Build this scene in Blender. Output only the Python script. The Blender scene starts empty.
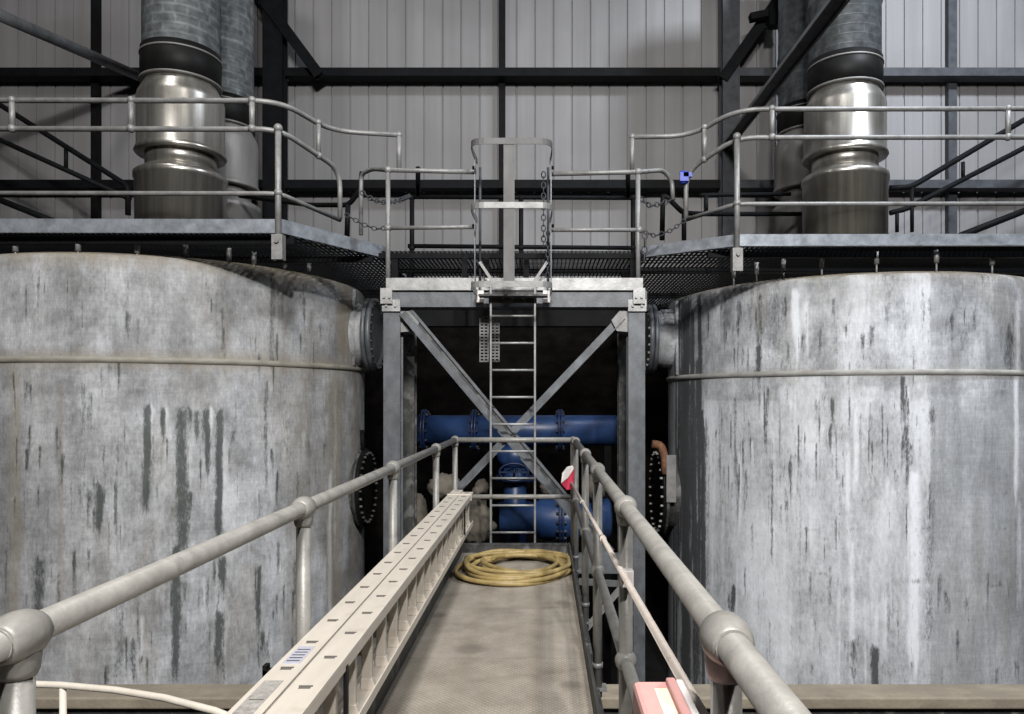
import bpy, bmesh, math, random
from mathutils import Vector, Matrix, noise
random.seed(7)
C = bpy.context.scene.collection
PI = math.pi
EYE = 1.49
F = 740.0
def P(x, y, Y):
    """a point of the place, from where it shows in the photograph and how far it stands"""
    return Vector(((x-544)/F*Y, Y, EYE+(400-y)/F*Y))

# ------------------------------------------------------------------ mesh helper
class MB:
    def __init__(s): s.bm = bmesh.new(); s.uv = None
    def quad(s, vs, smooth=False):
        f = s.bm.faces.new(vs); f.smooth = smooth; return f
    def hexa(s, p):
        v = [s.bm.verts.new(q) for q in p]
        for i in ((0,3,2,1),(4,5,6,7),(0,1,5,4),(1,2,6,5),(2,3,7,6),(3,0,4,7)): s.bm.faces.new([v[k] for k in i])
        return s
    def box(s, x0,x1,y0,y1,z0,z1):
        return s.hexa([(x0,y0,z0),(x1,y0,z0),(x1,y1,z0),(x0,y1,z0),(x0,y0,z1),(x1,y0,z1),(x1,y1,z1),(x0,y1,z1)])
    def bar(s, a, b, w, h, up=(0,0,1), off=(0,0)):
        a, b = Vector(a), Vector(b); d = (b-a).normalized(); up = Vector(up)
        sd = d.cross(up).normalized(); u = sd.cross(d).normalized()
        o = sd*off[0]+u*off[1]
        c = [-sd*w/2-u*h/2, sd*w/2-u*h/2, sd*w/2+u*h/2, -sd*w/2+u*h/2]
        return s.hexa([a+o+k for k in c]+[b+o+k for k in c])
    def angle(s, a, b, w, h, t, up, flip=1):
        s.bar(a, b, w, t, up); s.bar(a, b, t, h, up, (flip*(w/2-t/2), h/2))
        return s
    def tube(s, pts, r, seg=12, closed=False, squash=1.0):
        pts = [Vector(p) for p in pts]; n = len(pts); rings = []
        t0 = (pts[1]-pts[0]).normalized()
        ref = Vector((0,0,1)) if abs(t0.z) < .9 else Vector((1,0,0))
        nrm = (ref - t0*ref.dot(t0)).normalized()
        for i in range(n):
            if closed: t = (pts[(i+1)%n]-pts[i-1]).normalized()
            elif i == 0: t = t0
            elif i == n-1: t = (pts[-1]-pts[-2]).normalized()
            else:
                t = (pts[i+1]-pts[i]).normalized()+(pts[i]-pts[i-1]).normalized(); t.normalize()
            nrm = (nrm-t*nrm.dot(t)).normalized(); bi = t.cross(nrm)
            rr = r[i] if isinstance(r, (list,tuple)) else r
            rings.append([s.bm.verts.new(pts[i]+(nrm*math.cos(2*PI*k/seg)+bi*math.sin(2*PI*k/seg)*squash)*rr) for k in range(seg)])
        for i in range(n if closed else n-1):
            A, B = rings[i], rings[(i+1)%n]
            for k in range(seg): s.quad([A[k],A[(k+1)%seg],B[(k+1)%seg],B[k]], True)
        if not closed:
            s.bm.faces.new(rings[0][::-1]); s.bm.faces.new(rings[-1])
        return s
    def strip(s, pts, up, h, t):
        """flat bar following a path, h tall along up, t thick"""
        pts = [Vector(p) for p in pts]; up = Vector(up).normalized(); rings = []
        for i in range(len(pts)):
            d = (pts[min(i+1,len(pts)-1)]-pts[max(i-1,0)]).normalized(); sd = d.cross(up).normalized()
            rings.append([s.bm.verts.new(pts[i]+sd*a*t/2+up*b*h/2) for a, b in ((-1,-1),(1,-1),(1,1),(-1,1))])
        for A, B in zip(rings, rings[1:]):
            for k in range(4): s.bm.faces.new([A[k],A[(k+1)%4],B[(k+1)%4],B[k]])
        s.bm.faces.new(rings[0][::-1]); s.bm.faces.new(rings[-1]); return s
    def lathe(s, c, prof, seg=64, axis='z', caps=True):
        c = Vector(c); rings = []
        for r, h in prof:
            ring = []
            for k in range(seg):
                a = 2*PI*k/seg
                if axis == 'z': q = Vector((r*math.cos(a), r*math.sin(a), h))
                elif axis == 'x': q = Vector((h, r*math.cos(a), r*math.sin(a)))
                else: q = Vector((r*math.sin(a), h, r*math.cos(a)))
                ring.append(s.bm.verts.new(c+q))
            rings.append(ring)
        uvl = s.bm.loops.layers.uv.verify()
        for i, (A, B) in enumerate(zip(rings, rings[1:])):
            flat = abs(prof[i][1]-prof[i+1][1]) < 1e-6
            for k in range(seg):
                f = s.quad([A[k],A[(k+1)%seg],B[(k+1)%seg],B[k]], True)
                R = max(prof[i][0], .05)
                for l, (u, v) in zip(f.loops, ((k,prof[i][1]),(k+1,prof[i][1]),(k+1,prof[i+1][1]),(k,prof[i+1][1]))):
                    l[uvl].uv = (u/seg*2*PI*R, v)
        if caps:
            if prof[0][0] > 1e-4: s.bm.faces.new(rings[0][::-1])
            if prof[-1][0] > 1e-4: s.bm.faces.new(rings[-1])
        for r in rings: pass
        return s
    def sphere(s, c, r, seg=20, sc=(1,1,1), bump=0, bs=3, sd=0):
        m = Matrix.Translation(Vector(c)) @ Matrix.Diagonal((*[r*k for k in sc],1))
        g = bmesh.ops.create_uvsphere(s.bm, u_segments=seg, v_segments=max(6,seg//2+2), radius=1, matrix=m)
        for v in g['verts']:
            for f in v.link_faces: f.smooth = True
            if bump:
                d = (v.co-Vector(c)); v.co += d*bump*(noise.noise(v.co*bs+Vector((sd,sd,0)))+.5*noise.noise(v.co*bs*3))
        return s
    def poly(s, pts, off):
        """closed outline extruded by off"""
        off = Vector(off); a = [s.bm.verts.new(p) for p in pts]; b = [s.bm.verts.new(Vector(p)+off) for p in pts]
        s.bm.faces.new(a[::-1]); s.bm.faces.new(b)
        n = len(a)
        for i in range(n): s.bm.faces.new([a[i],a[(i+1)%n],b[(i+1)%n],b[i]])
        return s
    def bolt(s, p, d, r=.016, h=.02):
        p = Vector(p); d = Vector(d).normalized()
        return s.tube([p, p+d*h], r, 6)

def fillet(pts, rad, n=6):
    pts = [Vector(p) for p in pts]; out = [pts[0]]
    for a, b, c in zip(pts, pts[1:], pts[2:]):
        u = (a-b); v = (c-b); k = min(rad, u.length*.45, v.length*.45)
        p0 = b+u.normalized()*k; p1 = b+v.normalized()*k
        for i in range(n+1):
            t = i/n; out.append(p0*(1-t)**2+b*2*t*(1-t)+p1*t*t)
    out.append(pts[-1]); return out

def wloc(o):
    v = Vector((0,0,0))
    while o: v += o.location; o = o.parent
    return v
def tag(o, label=None, cat=None, group=None, kind=None):
    if label: o['label'] = label
    if cat: o['category'] = cat
    if group: o['group'] = group
    if kind: o['kind'] = kind
    return o
def thing(name, label, cat, loc, group=None):
    o = bpy.data.objects.new(name, None); C.objects.link(o); o.location = loc; o.empty_display_size = .1
    return tag(o, label, cat, group)
def build(name, mb, mat, parent=None, origin=None, bevel=0, label=None):
    base = wloc(parent) if parent else Vector(origin if origin is not None else (0,0,0))
    bmesh.ops.recalc_face_normals(mb.bm, faces=mb.bm.faces[:])
    for v in mb.bm.verts: v.co -= base
    me = bpy.data.meshes.new(name); mb.bm.to_mesh(me); mb.bm.free()
    me.materials.append(mat)
    o = bpy.data.objects.new(name, me); C.objects.link(o)
    if parent: o.parent = parent
    else: o.location = base
    if bevel:
        b = o.modifiers.new('bevel','BEVEL'); b.width = bevel; b.segments = 2; b.limit_method = 'ANGLE'; b.angle_limit = .7
    if label: o['label'] = label
    return o

# ------------------------------------------------------------------ materials
def mat(name, col, rough=.6, metal=0, var=.25, scale=(6,6,6), bump=0, bscale=30, col2=None, spec=.5, amt2=(.45,.65), s2=3):
    m = bpy.data.materials.new(name); m.use_nodes = True; nt = m.node_tree; N = nt.nodes; L = nt.links
    b = N['Principled BSDF']; b.inputs['Roughness'].default_value = rough; b.inputs['Metallic'].default_value = metal
    b.inputs['Specular IOR Level'].default_value = spec
    tc = N.new('ShaderNodeTexCoord'); mp = N.new('ShaderNodeMapping'); mp.inputs['Scale'].default_value = scale
    L.new(tc.outputs['Object'], mp.inputs['Vector'])
    n = N.new('ShaderNodeTexNoise'); n.inputs['Detail'].default_value = 6; n.inputs['Scale'].default_value = 1; n.inputs['Roughness'].default_value = .65
    L.new(mp.outputs[0], n.inputs['Vector'])
    r = N.new('ShaderNodeValToRGB')
    r.color_ramp.elements[0].position = .3; r.color_ramp.elements[1].position = .7
    r.color_ramp.elements[0].color = (*[c*(1-var) for c in col],1); r.color_ramp.elements[1].color = (*[min(1,c*(1+var)) for c in col],1)
    L.new(n.outputs['Fac'], r.inputs['Fac']); out = r.outputs['Color']
    if col2:
        n2 = N.new('ShaderNodeTexNoise'); n2.inputs['Scale'].default_value = s2; n2.inputs['Detail'].default_value = 5
        L.new(tc.outputs['Object'], n2.inputs['Vector'])
        r2 = N.new('ShaderNodeMapRange'); r2.inputs[1].default_value = amt2[0]; r2.inputs[2].default_value = amt2[1]
        L.new(n2.outputs['Fac'], r2.inputs[0])
        mx = N.new('ShaderNodeMix'); mx.data_type = 'RGBA'; mx.inputs[7].default_value = (*col2,1)
        L.new(r2.outputs[0], mx.inputs[0]); L.new(out, mx.inputs[6]); out = mx.outputs[2]
    L.new(out, b.inputs['Base Color'])
    if bump:
        bn = N.new('ShaderNodeTexNoise'); bn.inputs['Scale'].default_value = bscale; bn.inputs['Detail'].default_value = 4
        L.new(tc.outputs['Object'], bn.inputs['Vector'])
        bp = N.new('ShaderNodeBump'); bp.inputs['Strength'].default_value = bump; bp.inputs['Distance'].default_value = .01
        L.new(bn.outputs['Fac'], bp.inputs['Height']); L.new(bp.outputs[0], b.inputs['Normal'])
    return m
M = {}
M['galv'] = mat('galvanised steel', (.22,.22,.218), .5, .25, .3, (9,9,9), .15, 60)
M['galv_blue'] = mat('galvanised plate', (.22,.24,.27), .45, .3, .4, (7,7,7), .15, 50)
M['galv_frame'] = mat('galvanised frame', (.115,.124,.136), .5, .25, .4, (6,6,4), .15, 50, (.08,.08,.088), amt2=(.5,.75), s2=4)
M['galv_bright'] = mat('bright galvanised', (.32,.32,.32), .45, .25, .35, (7,7,7), .15, 50)
M['galv_mott'] = mat('weathered steel', (.05,.05,.05), .6, .2, .6, (10,10,4), .3, 40, (.13,.13,.13), amt2=(.52,.62), s2=7)
M['rail'] = mat('grey painted tube', (.215,.208,.193), .42, .05, .2, (14,14,14), .1, 80, (.12,.115,.11), amt2=(.58,.75), s2=9)
M['dark_steel'] = mat('dark painted steel', (.007,.0075,.0085), .55, 0, .3, spec=.06)
M['mid_steel'] = mat('grey painted steel', (.055,.058,.066), .55, 0, .3, spec=.15)
M['black'] = mat('black rubber', (.008,.008,.008), .5, 0, .3, spec=.12)
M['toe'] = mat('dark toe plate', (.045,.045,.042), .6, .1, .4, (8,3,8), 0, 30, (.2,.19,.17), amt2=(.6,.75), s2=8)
M['stainless'] = mat('stainless steel', (.40,.385,.355), .33, .85, .35, (9,9,.35), .05, 25, (.17,.15,.125), amt2=(.5,.8), s2=1.5)
M['stain_dull'] = mat('dull stainless', (.20,.195,.19), .55, .4, .2, (4,4,1), .1, 25)
M['cream'] = mat('cream aluminium', (.56,.51,.445), .42, .15, .08, (20,4,20), .05, 40, (.45,.40,.33), amt2=(.62,.8), s2=10)
M['yellow'] = mat('yellow hose', (.28,.205,.08), .5, 0, .28, (12,12,12), .05, 50, (.2,.14,.05), amt2=(.6,.8), s2=7)
M['blue'] = mat('blue pipe paint', (.017,.043,.125), .4, 0, .25, (6,6,6), .05, 30)
M['dkblue'] = mat('dark blue fitting', (.008,.02,.07), .4, 0, .3)
M['lag'] = mat('tan lagging', (.125,.11,.09), .9, 0, .3, (6,6,6), .6, 18)
M['red'] = mat('red plastic', (.48,.03,.07), .4, 0, .1)
M['white'] = mat('white plastic', (.75,.7,.68), .4, 0, .08)
M['pink'] = mat('faded pink plastic', (.56,.30,.28), .5, 0, .08, (8,8,8), .05, 40)
M['polem'] = mat('pinkish cream pole', (.60,.53,.475), .5, 0, .12, (15,15,15), .05, 40, (.4,.3,.27), amt2=(.6,.8), s2=12)
M['paper'] = mat('cream label', (.8,.74,.55), .5, 0, .05)
M['clampblue'] = mat('blue clamp', (.02,.05,.42), .4, 0, .15)
M['strap'] = mat('dull flat bar', (.10,.10,.10), .6, 0, .35, (6,6,3))
M['band_l'] = mat('tan stained band', (.25,.235,.20), .7, 0, .3, (4,4,10), .2, 40)
M['band_r'] = mat('grey stained band', (.30,.295,.28), .7, 0, .35, (4,4,10), .2, 40)
M['rust'] = mat('rusty steel', (.19,.09,.05), .8, .1, .4, (20,20,20), .3, 50)
M['floor'] = mat('dark concrete', (.015,.015,.015), .9, 0, .4, (2,2,2), .3, 20, spec=.1)
M['bund'] = mat('tan concrete', (.25,.215,.165), .85, 0, .25, (3,5,5), .4, 30, (.22,.19,.15), amt2=(.5,.7), s2=4)
M['sticker'] = mat('worn sticker', (.28,.265,.25), .5, 0, .35, (60,60,60))
M['sticker2'] = mat('white sticker', (.36,.36,.42), .5, 0, .1, (60,60,60))
M['slot'] = mat('dark slot', (.1,.09,.08), .7)
M['pipe_light'] = mat('pale tube', (.6,.55,.48), .45, 0, .1, (15,15,15))

def brick_mat(name, col, mortar, rough, metal, rot=0, bw=.34, bh=.13, mort=.012, var=.7):
    m = bpy.data.materials.new(name); m.use_nodes = True; nt = m.node_tree; N = nt.nodes; L = nt.links
    b = N['Principled BSDF']; b.inputs['Roughness'].default_value = rough; b.inputs['Metallic'].default_value = metal
    uv = N.new('ShaderNodeTexCoord'); br = N.new('ShaderNodeTexBrick')
    br.inputs['Scale'].default_value = 1; br.inputs['Brick Width'].default_value = bw; br.inputs['Row Height'].default_value = bh
    br.inputs['Mortar Size'].default_value = mort; br.inputs['Mortar Smooth'].default_value = 1.0
    br.inputs['Color1'].default_value = (*col,1); br.inputs['Color2'].default_value = (*[c*var for c in col],1); br.inputs['Mortar'].default_value = (*mortar,1)
    L.new(uv.outputs['UV'], br.inputs['Vector'])
    n = N.new('ShaderNodeTexNoise'); n.inputs['Scale'].default_value = 9; n.inputs['Detail'].default_value = 6
    L.new(uv.outputs['Object'], n.inputs['Vector'])
    mr = N.new('ShaderNodeMapRange'); mr.inputs[1].default_value=.3; mr.inputs[2].default_value=.7; mr.inputs[3].default_value=.55; mr.inputs[4].default_value=1.4
    L.new(n.outputs['Fac'], mr.inputs[0])
    mx = N.new('ShaderNodeMix'); mx.data_type='RGBA'; mx.blend_type='MULTIPLY'; mx.inputs[0].default_value=1
    L.new(br.outputs['Color'], mx.inputs[6]); L.new(mr.outputs[0], mx.inputs[7]); L.new(mx.outputs[2], b.inputs['Base Color'])
    bp = N.new('ShaderNodeBump'); bp.inputs['Strength'].default_value=.15; bp.inputs['Distance'].default_value=.01
    L.new(br.outputs['Fac'], bp.inputs['Height']); L.new(bp.outputs[0], b.inputs['Normal'])
    return m
M['duct'] = brick_mat('patchy galvanised duct', (.14,.155,.165), (.18,.193,.20), .55, .3, bw=.30, bh=.12, mort=.03, var=.8)
M['duct_dark'] = brick_mat('dull galvanised duct', (.09,.10,.108), (.115,.122,.128), .5, .35, var=.9)

def cladding_mat():
    m = mat('wall cladding', (.20,.196,.20), .6, 0, .16, (3.2,3.2,.10), 0, 30, (.13,.127,.128), amt2=(.45,.75), s2=.35)
    return m
M['cladding'] = cladding_mat()
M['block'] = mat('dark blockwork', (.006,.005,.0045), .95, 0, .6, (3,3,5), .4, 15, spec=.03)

def deck_mat():
    m = bpy.data.materials.new('tread plate'); m.use_nodes = True; nt = m.node_tree; N = nt.nodes; L = nt.links
    b = N['Principled BSDF']; b.inputs['Roughness'].default_value = .75; b.inputs['Specular IOR Level'].default_value = .3
    tc = N.new('ShaderNodeTexCoord')
    vo = N.new('ShaderNodeTexVoronoi'); vo.inputs['Scale'].default_value = 46; vo.inputs['Randomness'].default_value = .12
    mp = N.new('ShaderNodeMapping'); mp.inputs['Rotation'].default_value = (0,0,PI/4); L.new(tc.outputs['Object'], mp.inputs[0]); L.new(mp.outputs[0], vo.inputs['Vector'])
    n = N.new('ShaderNodeTexNoise'); n.inputs['Scale'].default_value = 3.5; n.inputs['Detail'].default_value = 8; n.inputs['Roughness'].default_value=.65
    L.new(tc.outputs['Object'], n.inputs['Vector'])
    r = N.new('ShaderNodeValToRGB'); r.color_ramp.elements[0].position=.3; r.color_ramp.elements[1].position=.7
    r.color_ramp.elements[0].color=(.20,.175,.145,1); r.color_ramp.elements[1].color=(.34,.305,.255,1)
    L.new(n.outputs['Fac'], r.inputs[0])
    mr = N.new('ShaderNodeMapRange'); mr.inputs[1].default_value=.1; mr.inputs[2].default_value=.5; mr.inputs[3].default_value=1.12; mr.inputs[4].default_value=.8
    L.new(vo.outputs['Distance'], mr.inputs[0])
    mx = N.new('ShaderNodeMix'); mx.data_type='RGBA'; mx.blend_type='MULTIPLY'; mx.inputs[0].default_value=1
    L.new(r.outputs[0], mx.inputs[6]); L.new(mr.outputs[0], mx.inputs[7]); out = mx.outputs[2]
    geo = N.new('ShaderNodeNewGeometry')
    for (x, y, rad) in ((-.70,5.15,.06),(-.41,4.46,.09),(.17,5.45,.07),(.17,3.9,.06),(-.2,3.3,.05)):
        d = N.new('ShaderNodeVectorMath'); d.operation='DISTANCE'; d.inputs[1].default_value=(x,y,0)
        nz = N.new('ShaderNodeVectorMath'); nz.operation='ADD'
        ns = N.new('ShaderNodeVectorMath'); ns.operation='SCALE'; ns.inputs['Scale'].default_value=.06
        L.new(n.outputs['Color'], ns.inputs[0]); L.new(geo.outputs['Position'], nz.inputs[0]); L.new(ns.outputs[0], nz.inputs[1])
        L.new(nz.outputs[0], d.inputs[0])
        q = N.new('ShaderNodeMapRange'); q.inputs[1].default_value=rad*.7; q.inputs[2].default_value=rad*1.3; q.inputs[3].default_value=.42; q.inputs[4].default_value=0
        L.new(d.outputs['Value'], q.inputs[0])
        m2 = N.new('ShaderNodeMix'); m2.data_type='RGBA'; m2.inputs[7].default_value=(.06,.05,.045,1)
        L.new(q.outputs[0], m2.inputs[0]); L.new(out, m2.inputs[6]); out = m2.outputs[2]
    L.new(out, b.inputs['Base Color'])
    bp = N.new('ShaderNodeBump'); bp.inputs['Strength'].default_value=.5; bp.inputs['Distance'].default_value=.006; bp.invert=True
    L.new(vo.outputs['Distance'], bp.inputs['Height']); L.new(bp.outputs[0], b.inputs['Normal'])
    return m
M['deck'] = deck_mat()

def tank_mat(name, cols):
    lo, hi, dark, light, tan = cols
    m = bpy.data.materials.new(name); m.use_nodes = True; nt = m.node_tree; N = nt.nodes; L = nt.links
    b = N['Principled BSDF']; b.inputs['Roughness'].default_value=.62; b.inputs['Specular IOR Level'].default_value=.3
    tc = N.new('ShaderNodeTexCoord')
    def nz(scale, det, rough=.6):
        mp = N.new('ShaderNodeMapping'); mp.inputs['Scale'].default_value=scale; L.new(tc.outputs['Object'], mp.inputs[0])
        n = N.new('ShaderNodeTexNoise'); n.inputs['Scale'].default_value=1; n.inputs['Detail'].default_value=det; n.inputs['Roughness'].default_value=rough
        L.new(mp.outputs[0], n.inputs[0]); return n.outputs['Fac']
    def rng(s, a, b_, c, d):
        r = N.new('ShaderNodeMapRange'); r.inputs[1].default_value=a; r.inputs[2].default_value=b_; r.inputs[3].default_value=c; r.inputs[4].default_value=d
        L.new(s, r.inputs[0]); return r.outputs[0]
    def mix(f, a, bcol, bt='MIX'):
        x = N.new('ShaderNodeMix'); x.data_type='RGBA'; x.blend_type=bt
        if isinstance(f, (int,float)): x.inputs[0].default_value=f
        else: L.new(f, x.inputs[0])
        if isinstance(a, tuple): x.inputs[6].default_value=(*a,1)
        else: L.new(a, x.inputs[6])
        if isinstance(bcol, tuple): x.inputs[7].default_value=(*bcol,1)
        else: L.new(bcol, x.inputs[7])
        return x.outputs[2]
    def att(k):
        a = N.new('ShaderNodeAttribute'); a.attribute_name=k; return a.outputs['Fac']
    def mul(a, b_):
        x = N.new('ShaderNodeMath'); x.operation='MULTIPLY'; x.use_clamp=True; L.new(a, x.inputs[0]); L.new(b_, x.inputs[1]); return x.outputs[0]
    def addn(a, nf, amp):
        q = N.new('ShaderNodeMath'); q.operation='MULTIPLY_ADD'; q.inputs[1].default_value=amp; L.new(nf, q.inputs[0])
        k = N.new('ShaderNodeMath'); k.operation='SUBTRACT'; L.new(a, k.inputs[0]); k.inputs[1].default_value=.5*amp
        L.new(k.outputs[0], q.inputs[2]); return q.outputs[0]
    blot = nz((2.4,2.4,2.0), 10, .72)
    col = mix(rng(blot,.36,.64,0,1), lo, hi)
    col = mix(att('grey'), col, tuple(c*.62 for c in hi))
    cloud = nz((.9,.9,.75), 5, .6)
    col = mix(1.0, col, mix(rng(cloud,.32,.66,0,1), (.66,.66,.66), (1.18,1.18,1.18)), 'MULTIPLY')
    streak = nz((9,9,.8), 6, .65)
    col = mix(1.0, col, mix(rng(streak,.3,.7,0,1), (.80,.80,.80), (1.16,1.16,1.16)), 'MULTIPLY')
    fine = nz((42,42,13), 6, .8)
    col = mix(1.0, col, mix(rng(fine,.32,.68,0,1), (.76,.76,.765), (1.2,1.2,1.2)), 'MULTIPLY')
    hor = nz((3,3,40), 4, .7)
    col = mix(1.0, col, mix(rng(hor,.35,.65,0,1), (.92,.92,.92), (1.06,1.06,1.06)), 'MULTIPLY')
    tn = nz((1.6,1.6,.5), 6, .65)
    col = mix(rng(tn,.5,.72,0,.4), col, tan)
    grit = nz((26,26,9), 6, .75)
    col = mix(rng(addn(att('tan'), grit, .5),.1,.9,0,.9), col, tan)
    col = mix(rng(addn(att('light'), grit, 1.1),.15,.95,0,.85), col, light)
    g2 = nz((50,50,14), 6, .8)
    col = mix(rng(addn(att('dark'), g2, 1.7),.25,.70,0,.9), col, dark)
    sp = nz((55,55,9), 5, .7); spm = nz((1.7,1.7,.8), 3, .6)
    col = mix(mul(rng(sp,.60,.70,0,.6), rng(spm,.42,.6,0,1)), col, dark)
    L.new(col, b.inputs['Base Color'])
    bp = N.new('ShaderNodeBump'); bp.inputs['Strength'].default_value=.25; bp.inputs['Distance'].default_value=.01
    L.new(grit, bp.inputs['Height']); L.new(bp.outputs[0], b.inputs['Normal'])
    return m

# ------------------------------------------------------------------ setting
ZF = -2.6
FL = MB().box(-12,12,-4,14.3,ZF-.2,ZF)
tag(build('floor', FL, M['floor']), 'dark concrete floor far below the walkway', 'floor', kind='structure')
# cladding with a real groove between the boards
w = MB(); Z0, Z1 = 3.25, 12.0
prof = []; x = -12.02; pitch = .349
while x < 12.1:
    prof += [(x,0),(x+pitch-.034,0),(x+pitch-.028,.028),(x+pitch-.006,.028)]; x += pitch
va = [(w.bm.verts.new((a,14.0+d,Z0)), w.bm.verts.new((a,14.0+d,Z1))) for a, d in prof]
for (a, b), (c, d) in zip(va, va[1:]): w.bm.faces.new([a,c,d,b])
w.box(-12,12,14.03,14.15,Z0,Z1)
tag(build('wall_back', w, M['cladding']), 'pale grey vertical board cladding of the back wall', 'wall', kind='structure')
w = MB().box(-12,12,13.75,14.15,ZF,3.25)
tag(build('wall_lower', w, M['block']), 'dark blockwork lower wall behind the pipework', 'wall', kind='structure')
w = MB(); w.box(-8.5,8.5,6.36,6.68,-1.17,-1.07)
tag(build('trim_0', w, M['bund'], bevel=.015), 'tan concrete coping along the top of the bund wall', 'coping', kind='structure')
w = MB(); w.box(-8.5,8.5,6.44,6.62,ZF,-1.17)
tag(build('wall_bund', w, M['toe']), 'low bund wall in front of the two tanks, front shade put into its dark colour', 'wall', kind='structure')  # shade on the front face under the coping is put into this dark material
n_trim = [0]
def trim(mb, m, label, cat):
    n_trim[0] += 1
    return tag(build('trim_%d' % n_trim[0], mb, m), label, cat, kind='structure')
def hcol(mb, x0, x1, y0, y1, z0, z1, t=.018):
    xm = (x0+x1)/2
    mb.box(x0,x1,y0,y0+t,z0,z1).box(x0,x1,y1-t,y1,z0,z1).box(xm-t/2,xm+t/2,y0+t,y1-t,z0,z1); return mb
trim(hcol(MB(), -5.12,-4.76,13.45,13.74,ZF,12), M['dark_steel'], 'dark steel building column behind the left duct', 'column')
trim(hcol(MB(), 3.25,3.56,13.45,13.74,ZF,12), M['mid_steel'], 'grey steel building column left of the right duct', 'column')
for (px, wd, lb) in ((95,.13,'dark narrow post on the cladding left of the left duct'),(502,.12,'dark narrow post on the cladding behind the ladder cage'),(952,.16,'dark narrow post on the cladding at the far right')):
    X = (px-544)/F*13.9
    trim(MB().box(X-wd/2,X+wd/2,13.87,14.0,3.25,12), M['dark_steel' if px<600 else 'mid_steel'], lb, 'post')
def zrail(y): return EYE+(400-y)/F*13.6
for i, (yc, h) in enumerate(((72,.15),(184,.15))):
    z = zrail(yc)
    mb = MB(); mb.box(-12,-5.13,13.58,13.62,z-h/2,z+h/2).box(-12,-5.13,13.62,13.86,z+h/2-.03,z+h/2).box(-12,-5.13,13.62,13.86,z-h/2,z-h/2+.03)
    trim(mb, M['dark_steel'], ('upper','lower')[i]+' dark horizontal steel rail on the cladding left of the left column', 'rail')
    mb = MB(); mb.box(-4.75,3.24,13.58,13.62,z-h/2,z+h/2).box(-4.75,3.24,13.62,13.86,z+h/2-.03,z+h/2).box(-4.75,3.24,13.62,13.86,z-h/2,z-h/2+.03)
    trim(mb, M['dark_steel'], ('upper','lower')[i]+' dark horizontal steel rail on the cladding between the two columns', 'rail')
    mb = MB(); mb.box(3.57,12,13.58,13.62,z-h/2,z+h/2).box(3.57,12,13.62,13.86,z+h/2-.03,z+h/2).box(3.57,12,13.62,13.86,z-h/2,z-h/2+.03)
    trim(mb, M['mid_steel'], ('upper','lower')[i]+' grey horizontal steel rail on the cladding right of the right column', 'rail')
# diagonal braces
def brace(a, b, wd, ht, m, label, up=(0,-1,0)):
    a, b = Vector(a), Vector(b); mb = MB()
    mb.bar(a, b, wd, .02, up, (0,ht/2)).bar(a, b, wd, .02, up, (0,-ht/2)).bar(a, b, .02, ht, up)
    return tag(build('diagonal_brace', mb, m, origin=a), label, 'brace')
brace(P(320,76,13.48), P(234,-40,13.48), .19, .14, M['dark_steel'], 'dark diagonal steel brace rising left from the upper rail near the left column')
brace(P(722,80,13.48), P(806,-40,13.48), .19, .14, M['dark_steel'], 'dark diagonal steel brace rising right from the right column')
def tube_brace(a, b, r, m, label):
    o = tag(build('diagonal_brace', MB().tube([a,b], r, 18), m, origin=a), label, 'brace')
    return o
tube_brace(P(138,76,13.56), P(-60,-11,9.5), .085, M['galv_frame'], 'grey round tube brace slanting up to the left of the left duct')
mb = MB(); A, B = P(726,146,13.44), P(858,-25,7.4)
mb.bar(A,B,.17,.02,(0,-1,0),(0,.07)).bar(A,B,.02,.14,(0,-1,0),(.075,0)).bar(A,B,.02,.14,(0,-1,0),(-.075,0))
tag(build('diagonal_brace', mb, M['galv_frame'], origin=A), 'grey channel brace slanting up across the right duct', 'brace')
mb = MB().box(*sorted((P(768,20,13.2).x,P(786,20,13.2).x)),13.1,13.3,P(0,27,13.2).z,P(0,12,13.2).z).bar(P(750,18,13.25),P(800,8,13.25),.16,.12)
tag(build('brace_bracket', mb, M['dark_steel'], origin=P(777,20,13.2)), 'dark steel bracket bridging between the right diagonal brace and duct', 'bracket')

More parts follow.
